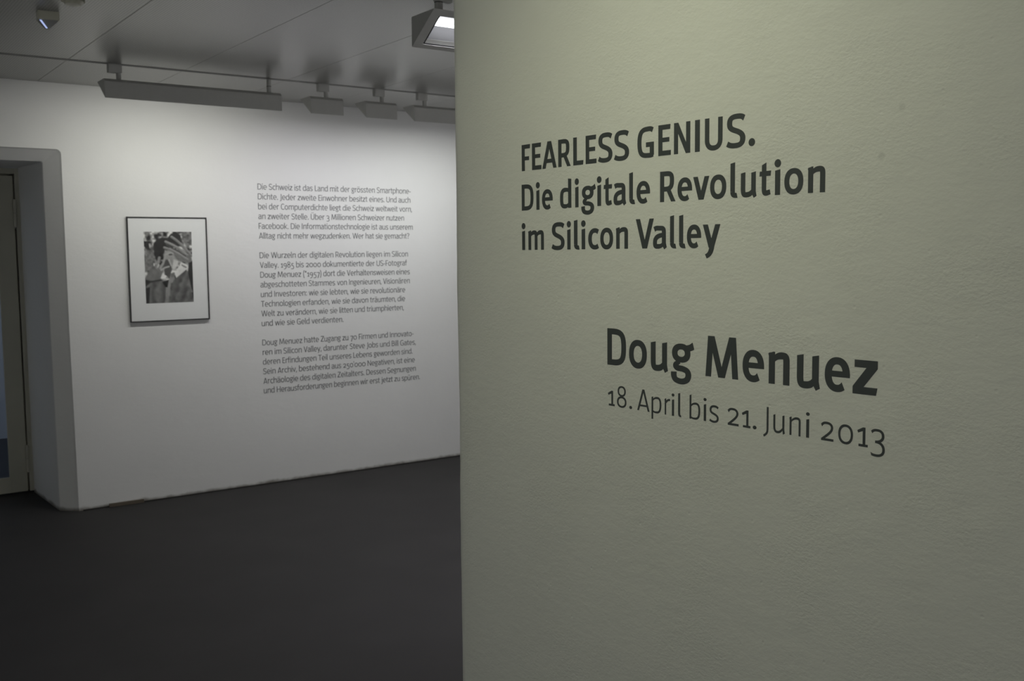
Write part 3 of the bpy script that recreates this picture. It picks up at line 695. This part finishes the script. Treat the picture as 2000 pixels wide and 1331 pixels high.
        xc = 110+w/2-20; g.stem(xc-w/2, 0, 560); g.stroke([(xc, 540)]+bez(((xc, 540), (xc, 660), (xc+50, 712-h/2), (xc+150, 690-h/2)))[1:], c1=(-.2, 1)); g.bar(10, 290, X-h-4, X-4, -10); g.lsb = 0; g.rsb = 0
    elif ch == 't':
        x0 = k(78, 66); xc = x0+w/2; K = k(285, 320)
        g.P((x0, 140), (x0+w, 140), (x0+w, 648), (x0, 600)); g.stroke([(xc, 150)]+bez(((xc, 150), (xc, 20), (xc+w*.3, h/2-8), (K-20, h*.5+18)))[1:], c1=(-.25, 1), t1=.95)
        g.P((0, X-h*.95), (K-12, X-h*.95), (K, X+2), (8, X-6)); g.lsb = 12; g.rsb = 14
    elif ch == 'g':
        K = k(430, 470); cx = K*.43; ry = 159; cy = X-ry+10; rx = K*.40
        g.ring(cx, cy, rx, ry, w*.92, h*.92)
        g.stroke(bez(((cx+rx*.45, X-h*.52), (K*.74, X-h*.62), (K*.84, X-h*.50), (K*.955, X-h*.12))), c1=(.30, -1) if B > .5 else (.2, -1), t0=.8, wf=1.0)
        lo = [(K*.36, 192), (K*.205, 138), (K*.26, 86), (K*.50, 74), (K*.69, 38), (K*.745, -35), (K*.66, -110), (K*.44, -140), (K*.20, -115), (K*.115, -50), (K*.115, 14)]
        g.stroke(cat(lo, 7), t0=.62, span=.12, wf=.94, c1=(1, .05)); g.lsb = 26; g.rsb = 6
    elif ch in 'vyw':
        if ch == 'w': 
            K = 640
            for a, b in ((.065, .27), (.49, .27), (.51, .73), (.935, .73)): diag(g, K*b, 0, K*a, X, w*.98)
        else:
            K = k(420, 435); m_ = K/2; ww = w*1.02
            diag(g, m_-w*.05, 0, ww/2, X, ww)
            if ch == 'v': diag(g, m_+w*.05, 0, K-ww/2, X, ww)
            else:
                g.stroke([(K-ww/2, X), (m_+w*.10, 40)]+bez(((m_+w*.10, 40), (m_-K*.02, -90), (m_-K*.10, -150), (m_-K*.32, DESC+15)))[1:], c0=(1, 0), c1=(.45, -.9), t1=.9)
        g.lsb = g.rsb = 4
    elif ch == 'k':
        K = 410; g.stem(0, 0, ASC, sl); diag(g, K-w*.55, 0, w*1.25, X*.62, w*1.08); diag(g, w*1.05, X*.38, K-w*.65, X, w*1.0); g.lsb = 48; g.rsb = 0
    elif ch == 'z':
        K = k(365, 400); g.bar(k(8, 26), K-2, X-h, X); g.P((0, 0), (K-22, 0), (K, h), (0, h)); g.P((0, h*.4), (0, h), (K-w*1.42, X-h*.95), (K-2, X-h*.95), (K-2, X-h*1.05), (w*1.40, h*.95)); g.lsb = g.rsb = 22
    # figures (old style)
    elif ch == '1':
        K = k(285, 300); xs = K*.64; g.stem(xs-w/2, 0, X); g.bar(K*.14, K, 0, h); g.P((0, X-k(88, 100)), (24, X-k(150, 170)), (xs, X-k(80, 90)), (xs+w*.3, X), (xs-w*.4, X)); g.lsb = 46; g.rsb = 40
    elif ch == '2':
        K = 385; g.stroke(bez(((10, X*.80), (60, X*.95), (110, X+10-h/2), (175, X+10-h/2)))+bez(((175, X+10-h/2), (300, X+10-h/2), (350, X*.82), (335, X*.66)))[1:]+bez(((335, X*.66), (318, X*.52), (250, X*.40), (30, h*.55)))[1:], c0=(.5, -.85)); g.bar(0, K, 0, h); g.lsb = 36; g.rsb = 34
    elif ch == '3':
        g.stroke(bez(((10, X*.83), (60, X*.95), (110, X+10-h/2), (165, X+10-h/2)))+bez(((165, X+10-h/2), (280, X+10-h/2), (325, X*.84), (325, X*.66)))[1:]+bez(((325, X*.66), (325, X*.50), (250, X*.36), (110, X*.36)))[1:], c0=(.45, -.9))
        g.stroke(bez(((110, X*.36), (270, X*.36), (345, X*.20), (345, -10)))+bez(((345, -10), (345, -130), (250, DESC+h/2), (150, DESC+h/2)))[1:]+bez(((150, DESC+h/2), (100, DESC+h/2), (50, DESC+h/2+5), (0, DESC+h/2+28)))[1:], c1=(.3, -.95)); g.lsb = 32; g.rsb = 36
    elif ch == '5':
        g.bar(60, 335, X-h, X); g.P((60, X), (60+w*.95, X), (60+w*.85, X*.40), (50, X*.40))
        g.stroke(bez(((70, X*.48), (250, X*.55), (335, X*.30), (335, 10)))+bez(((335, 10), (335, -120), (240, DESC+h/2), (150, DESC+h/2)))[1:]+bez(((150, DESC+h/2), (100, DESC+h/2), (50, DESC+h/2+5), (0, DESC+h/2+28)))[1:], c1=(.3, -.95)); g.lsb = 34; g.rsb = 36
    elif ch == '7':
        g.bar(0, 390, X-h, X); g.P((300, X-h), (390, X-h), (170, DESC), (80, DESC)); g.lsb = 24; g.rsb = 14
    elif ch == '8':
        K = 420; g.ring(K/2, 505, K*.43, 168, w*.92, h*.9); g.ring(K/2, 168, K*.5, 180, w*.98, h*.95); g.lsb = g.rsb = 34
    elif ch == '9':
        K = 420; g.ring(K*.5, X-165, K*.5, 176, w, h*.95); g.stroke(bez(((K-w*.55, X-150), (K-w*.4, -20), (K*.62, -150), (K*.14, DESC+6)), 12), c1=(.5, -.9)); g.lsb = g.rsb = 34
    elif ch == '.': r = k(54, 78); g.dot(r, r-6, r); g.lsb = g.rsb = 36
    elif ch == ',': g.P((18, 95), (105, 95), (58, -110), (0, -110)); g.lsb = 20; g.rsb = 36
    elif ch == ':': g.dot(54, 48, 54); g.dot(54, 400, 54); g.lsb = g.rsb = 42
    elif ch == '-': g.bar(0, 210, 205, 205+h); g.lsb = g.rsb = 32
    elif ch == "'": g.P((0, 690), (82, 690), (55, 500), (20, 500)); g.lsb = g.rsb = 20
    elif ch == '(' or ch == ')':
        s_ = 1 if ch == '(' else -1; g.stroke([(140-q.x, q.y) if s_ < 0 else q for q in bez(((140, 740), (0, 520), (0, 60), (140, -160)), 14)]); g.lsb = g.rsb = 20
    elif ch == '*':
        for a in range(3):
            t = math.radians(90+60*a); d = Vector((math.cos(t), math.sin(t))); nn = Vector((-d.y, d.x))*26; c = Vector((120, 570)); g.P(c-d*115-nn, c+d*115-nn, c+d*115+nn, c-d*115+nn)
        g.lsb = g.rsb = 24
    elif ch == '?':
        g.stroke(bez(((10, 590), (60, 650), (100, 670-h/2), (160, 670-h/2)))+bez(((160, 670-h/2), (330, 670-h/2), (340, 480), (240, 400)))[1:]+bez(((240, 400), (180, 350), (165, 300), (165, 200)))[1:], c0=(.45, -.9)); g.dot(165, 52, 54); g.lsb = 20; g.rsb = 20
    return g
GC = {}
def glyph(ch, w, h):
    if (ch, w, h) not in GC:
        g = make_glyph(ch, w, h); xs = [v.x for q in g.q for v in q]; g.x0, g.x1 = min(xs), max(xs); GC[ch, w, h] = g
    return GC[ch, w, h]
def emit(bm, g, xf, thick):
    """glyph pieces as a thin vinyl slab; xf maps (x, y, offset) to a local point"""
    groups = {}
    for q, k in zip(g.q, g.gi):
        a = sum(q[i].x*q[(i+1) % len(q)].y-q[(i+1) % len(q)].x*q[i].y for i in range(len(q)))
        if abs(a) > 1e-6: groups.setdefault(k, []).append(q if a > 0 else q[::-1])
    for k, qs in groups.items():
        t = thick+k*.000015                                     # strokes of one letter lie a hair apart
        key = lambda v: (round(v.x, 2), round(v.y, 2)); F, B, cnt = {}, {}, {}
        for q in qs:
            for i in range(len(q)):
                e = frozenset((key(q[i]), key(q[(i+1) % len(q)]))); cnt[e] = cnt.get(e, 0)+1
        def vert(D, v, o):
            if key(v) not in D: D[key(v)] = bm.verts.new(xf(v.x, v.y, o))
            return D[key(v)]
        for q in qs:
            f = [vert(F, v, t) for v in q]; f2 = [x for i, x in enumerate(f) if x is not f[i-1]]
            if len(f2) > 2:
                try: bm.faces.new(f2)
                except ValueError: pass
            for i in range(len(q)):
                u, v = q[i], q[(i+1) % len(q)]
                if key(u) == key(v) or cnt[frozenset((key(u), key(v)))] > 1: continue
                try: bm.faces.new((vert(F, u, t), vert(B, u, 0), vert(B, v, 0), vert(F, v, t)))
                except ValueError: pass

BOLD, REG = (124, 106), (76, 68)
def big_lettering(lines, label, weight, mat, thick=.00022):
    """lines: (baseline above camera, cap height, [(text, [pixel left, pixel right per letter])])"""
    s0 = on_right(lines[0][2][0][1], 300)[0]
    root = empty('wall_lettering', right_pt(s0, CAM_H+lines[-1][0])); tag(root, label, 'lettering')
    # local x = reading direction along the wall (towards the camera), y = up, z = out of the wall
    ex, ez = -RD, -RN
    for base, cap, letters in lines:
        sc = cap/CAPH
        for ch, xa, xb in letters:
            g = glyph(ch, *weight)
            # pixel extents are turned into places on the wall at mid-letter height
            zt = base+cap*.4; ylo, yhi = 0., 1331.
            for _ in range(30):
                ym = (ylo+yhi)/2
                if on_right((xa+xb)/2, ym)[1]-CAM_H > zt: ylo = ym
                else: yhi = ym
            sa, sb_ = on_right(xa, ym)[0], on_right(xb, ym)[0]
            kx = (sa-sb_)/(g.x1-g.x0)
            bm = bmesh.new(); emit(bm, g, lambda x, y, o: ((x-g.x0)*kx, y*sc, o), thick)
            o = link_mesh('letter', bm, mat, root)
            o.matrix_basis = Matrix(((ex.x, 0, ez.x, 0), (ex.y, 0, ez.y, 0), (0, 1, 0, 0), (0, 0, 0, 1)))
            o.location = right_pt(sa, CAM_H+base, .0001)-root.location
    return root
def px(text, ext, x0, sc):
    return [(c, x0+a/sc, x0+b/sc) for c, (a, b) in zip(text, ext)]
L1 = px('FEARLESSGE', ((120, 223), (245, 360), (370, 545), (565, 717), (748, 873), (900, 1032), (1050, 1227), (1245, 1430), (1532, 1733), (1787, 1940)), 1000, 6.25) \
   + px('NIUS.', ((97, 284), (338, 394), (452, 655), (698, 918), (955, 1030)), 1300, 5.882)
L2 = px('Diedigitale', ((120, 263), (293, 341), (367, 498), (587, 725), (767, 818), (846, 1025), (1037, 1094), (1120, 1223), (1240, 1395), (1432, 1503), (1521, 1686)), 1000, 6.25) \
   + [('R', 1289.3, 1319.6)] + px('evolution', ((138, 305), (317, 502), (512, 698), (745, 828), (865, 1047), (1078, 1212), (1250, 1325), (1365, 1583), (1632, 1835)), 1300, 5.882)
L3 = px('imSiliconVa', ((120, 166), (198, 390), (483, 643), (670, 721), (757, 826), (845, 900), (931, 1062), (1078, 1235), (1268, 1417), (1512, 1732), (1722, 1890)), 1000, 6.25) \
   + px('lley', ((965, 1003), (1020, 1060), (1068, 1155), (1165, 1272)), 1000, 3.125)
L4 = px('DougM', ((113, 365), (405, 645), (698, 930), (970, 1283), (1435, 1877)), 1170, 6.897) + px('enuez', ((70, 350), (403, 682), (777, 1080), (1140, 1468), (1505, 1830)), 1440, 6.667)
L5 = px('18.Aprilbis2', ((120, 212), (243, 370), (408, 446), (515, 682), (708, 840), (882, 960), (978, 1016), (1066, 1110), (1220, 1364), (1407, 1448), (1487, 1614), (1733, 1882)), 1170, 6.897) \
   + px('1.Juni2013', ((60, 173), (203, 253), (340, 408), (470, 622), (677, 826), (893, 942), (1090, 1254), (1315, 1508), (1562, 1702), (1738, 1926)), 1440, 6.667)
big_lettering([(.2022, .0646, L1), (.1043, .0644, L2), (.0060, .0644, L3)], 'three-line bold dark title lettering at the top of the greenish wall', BOLD, M['ink'])
big_lettering([(-.2585, .0840, L4)], 'largest bold dark lettering, a name in one line below the title', BOLD, M['ink'])
big_lettering([(-.3528, .0478, L5)], 'thin dark lettering of the exhibition dates below the bold name', (71, 63), M['ink'])

PARAS = [
 ('first grey paragraph of the wall text, six lines at the top of the block',
  [('Die Schweiz ist das Land mit der grössten Smartphone-', 802.0), ('Dichte. Jeder zweite Einwohner besitzt eines. Und auch', 801.4), ('bei der Computerdichte liegt die Schweiz weltweit vorn,', 804.3),
   ('an zweiter Stelle. Über 3 Millionen Schweizer nutzen', 789.0), ('Facebook. Die Informationstechnologie ist aus unserem', 806.0), ('Alltag nicht mehr wegzudenken. Wer hat sie gemacht?', 799.3)]),
 ('middle grey paragraph of the wall text, eight lines with a short last line',
  [('Die Wurzeln der digitalen Revolution liegen im Silicon', 796.6), ('Valley. 1985 bis 2000 dokumentierte der US-Fotograf', 794.8), ('Doug Menuez (*1957) dort die Verhaltensweisen eines', 800.2), ('abgeschotteten Stammes von Ingenieuren, Visionären', 800.2),
   ('und Investoren: wie sie lebten, wie sie revolutionäre', 791.1), ('Technologien erfanden, wie sie davon träumten, die', 791.0), ('Welt zu verändern, wie sie litten und triumphierten,', 788.4), ('und wie sie Geld verdienten.', 670.7)]),
 ('last grey paragraph of the wall text, six lines at the bottom of the block',
  [('Doug Menuez hatte Zugang zu 70 Firmen und Innovato-', 807.4), ('ren im Silicon Valley, darunter Steve Jobs und Bill Gates,', 811.9), ('deren Erfindungen Teil unseres Lebens geworden sind.', 805.6), ("Sein Archiv, bestehend aus 250'000 Negativen, ist eine", 810.0),
   ('Archäologie des digitalen Zeitalters. Dessen Segnungen', 811.9), ('und Herausforderungen beginnen wir erst jetzt zu spüren.', 820.0)])]
row = 0; BX = 2.683; SB = .0405/CAPH
for label, lines in PARAS:
    zr = CAM_H+.4497-.06736*(row+len(lines)-1)
    root = empty('wall_text_paragraph', (BX, YB, zr)); tag(root, label, 'text', 'paragraphs of the wall text')
    for text, xr in lines:
        base = CAM_H+.4497-.06736*row; row += 1
        ylo, yhi = 0., 1331.
        for _ in range(30):
            ym = (ylo+yhi)/2
            if on_back(xr, ym)[1] > base+.014: ylo = ym
            else: yhi = ym
        width = on_back(xr, ym)[0]-BX
        x = 0.; place = []; prev = None
        for ch in text:
            if ch == ' ': x += 232; prev = None; continue
            g = glyph(ch, *REG)
            if place: x += g.lsb if prev else g.lsb*.6
            place.append((g, x)); x += g.x1-g.x0; end = x; x += g.rsb; prev = ch
        kx = width/end
        bm = bmesh.new()
        for g, xo in place: emit(bm, g, lambda a, b, o: ((xo+a-g.x0)*kx, -o, b*SB), .0006)
        o = link_mesh('text_line', bm, M['ink_grey'], root); o.location = (0, -.0003, base-zr)
    row += 1
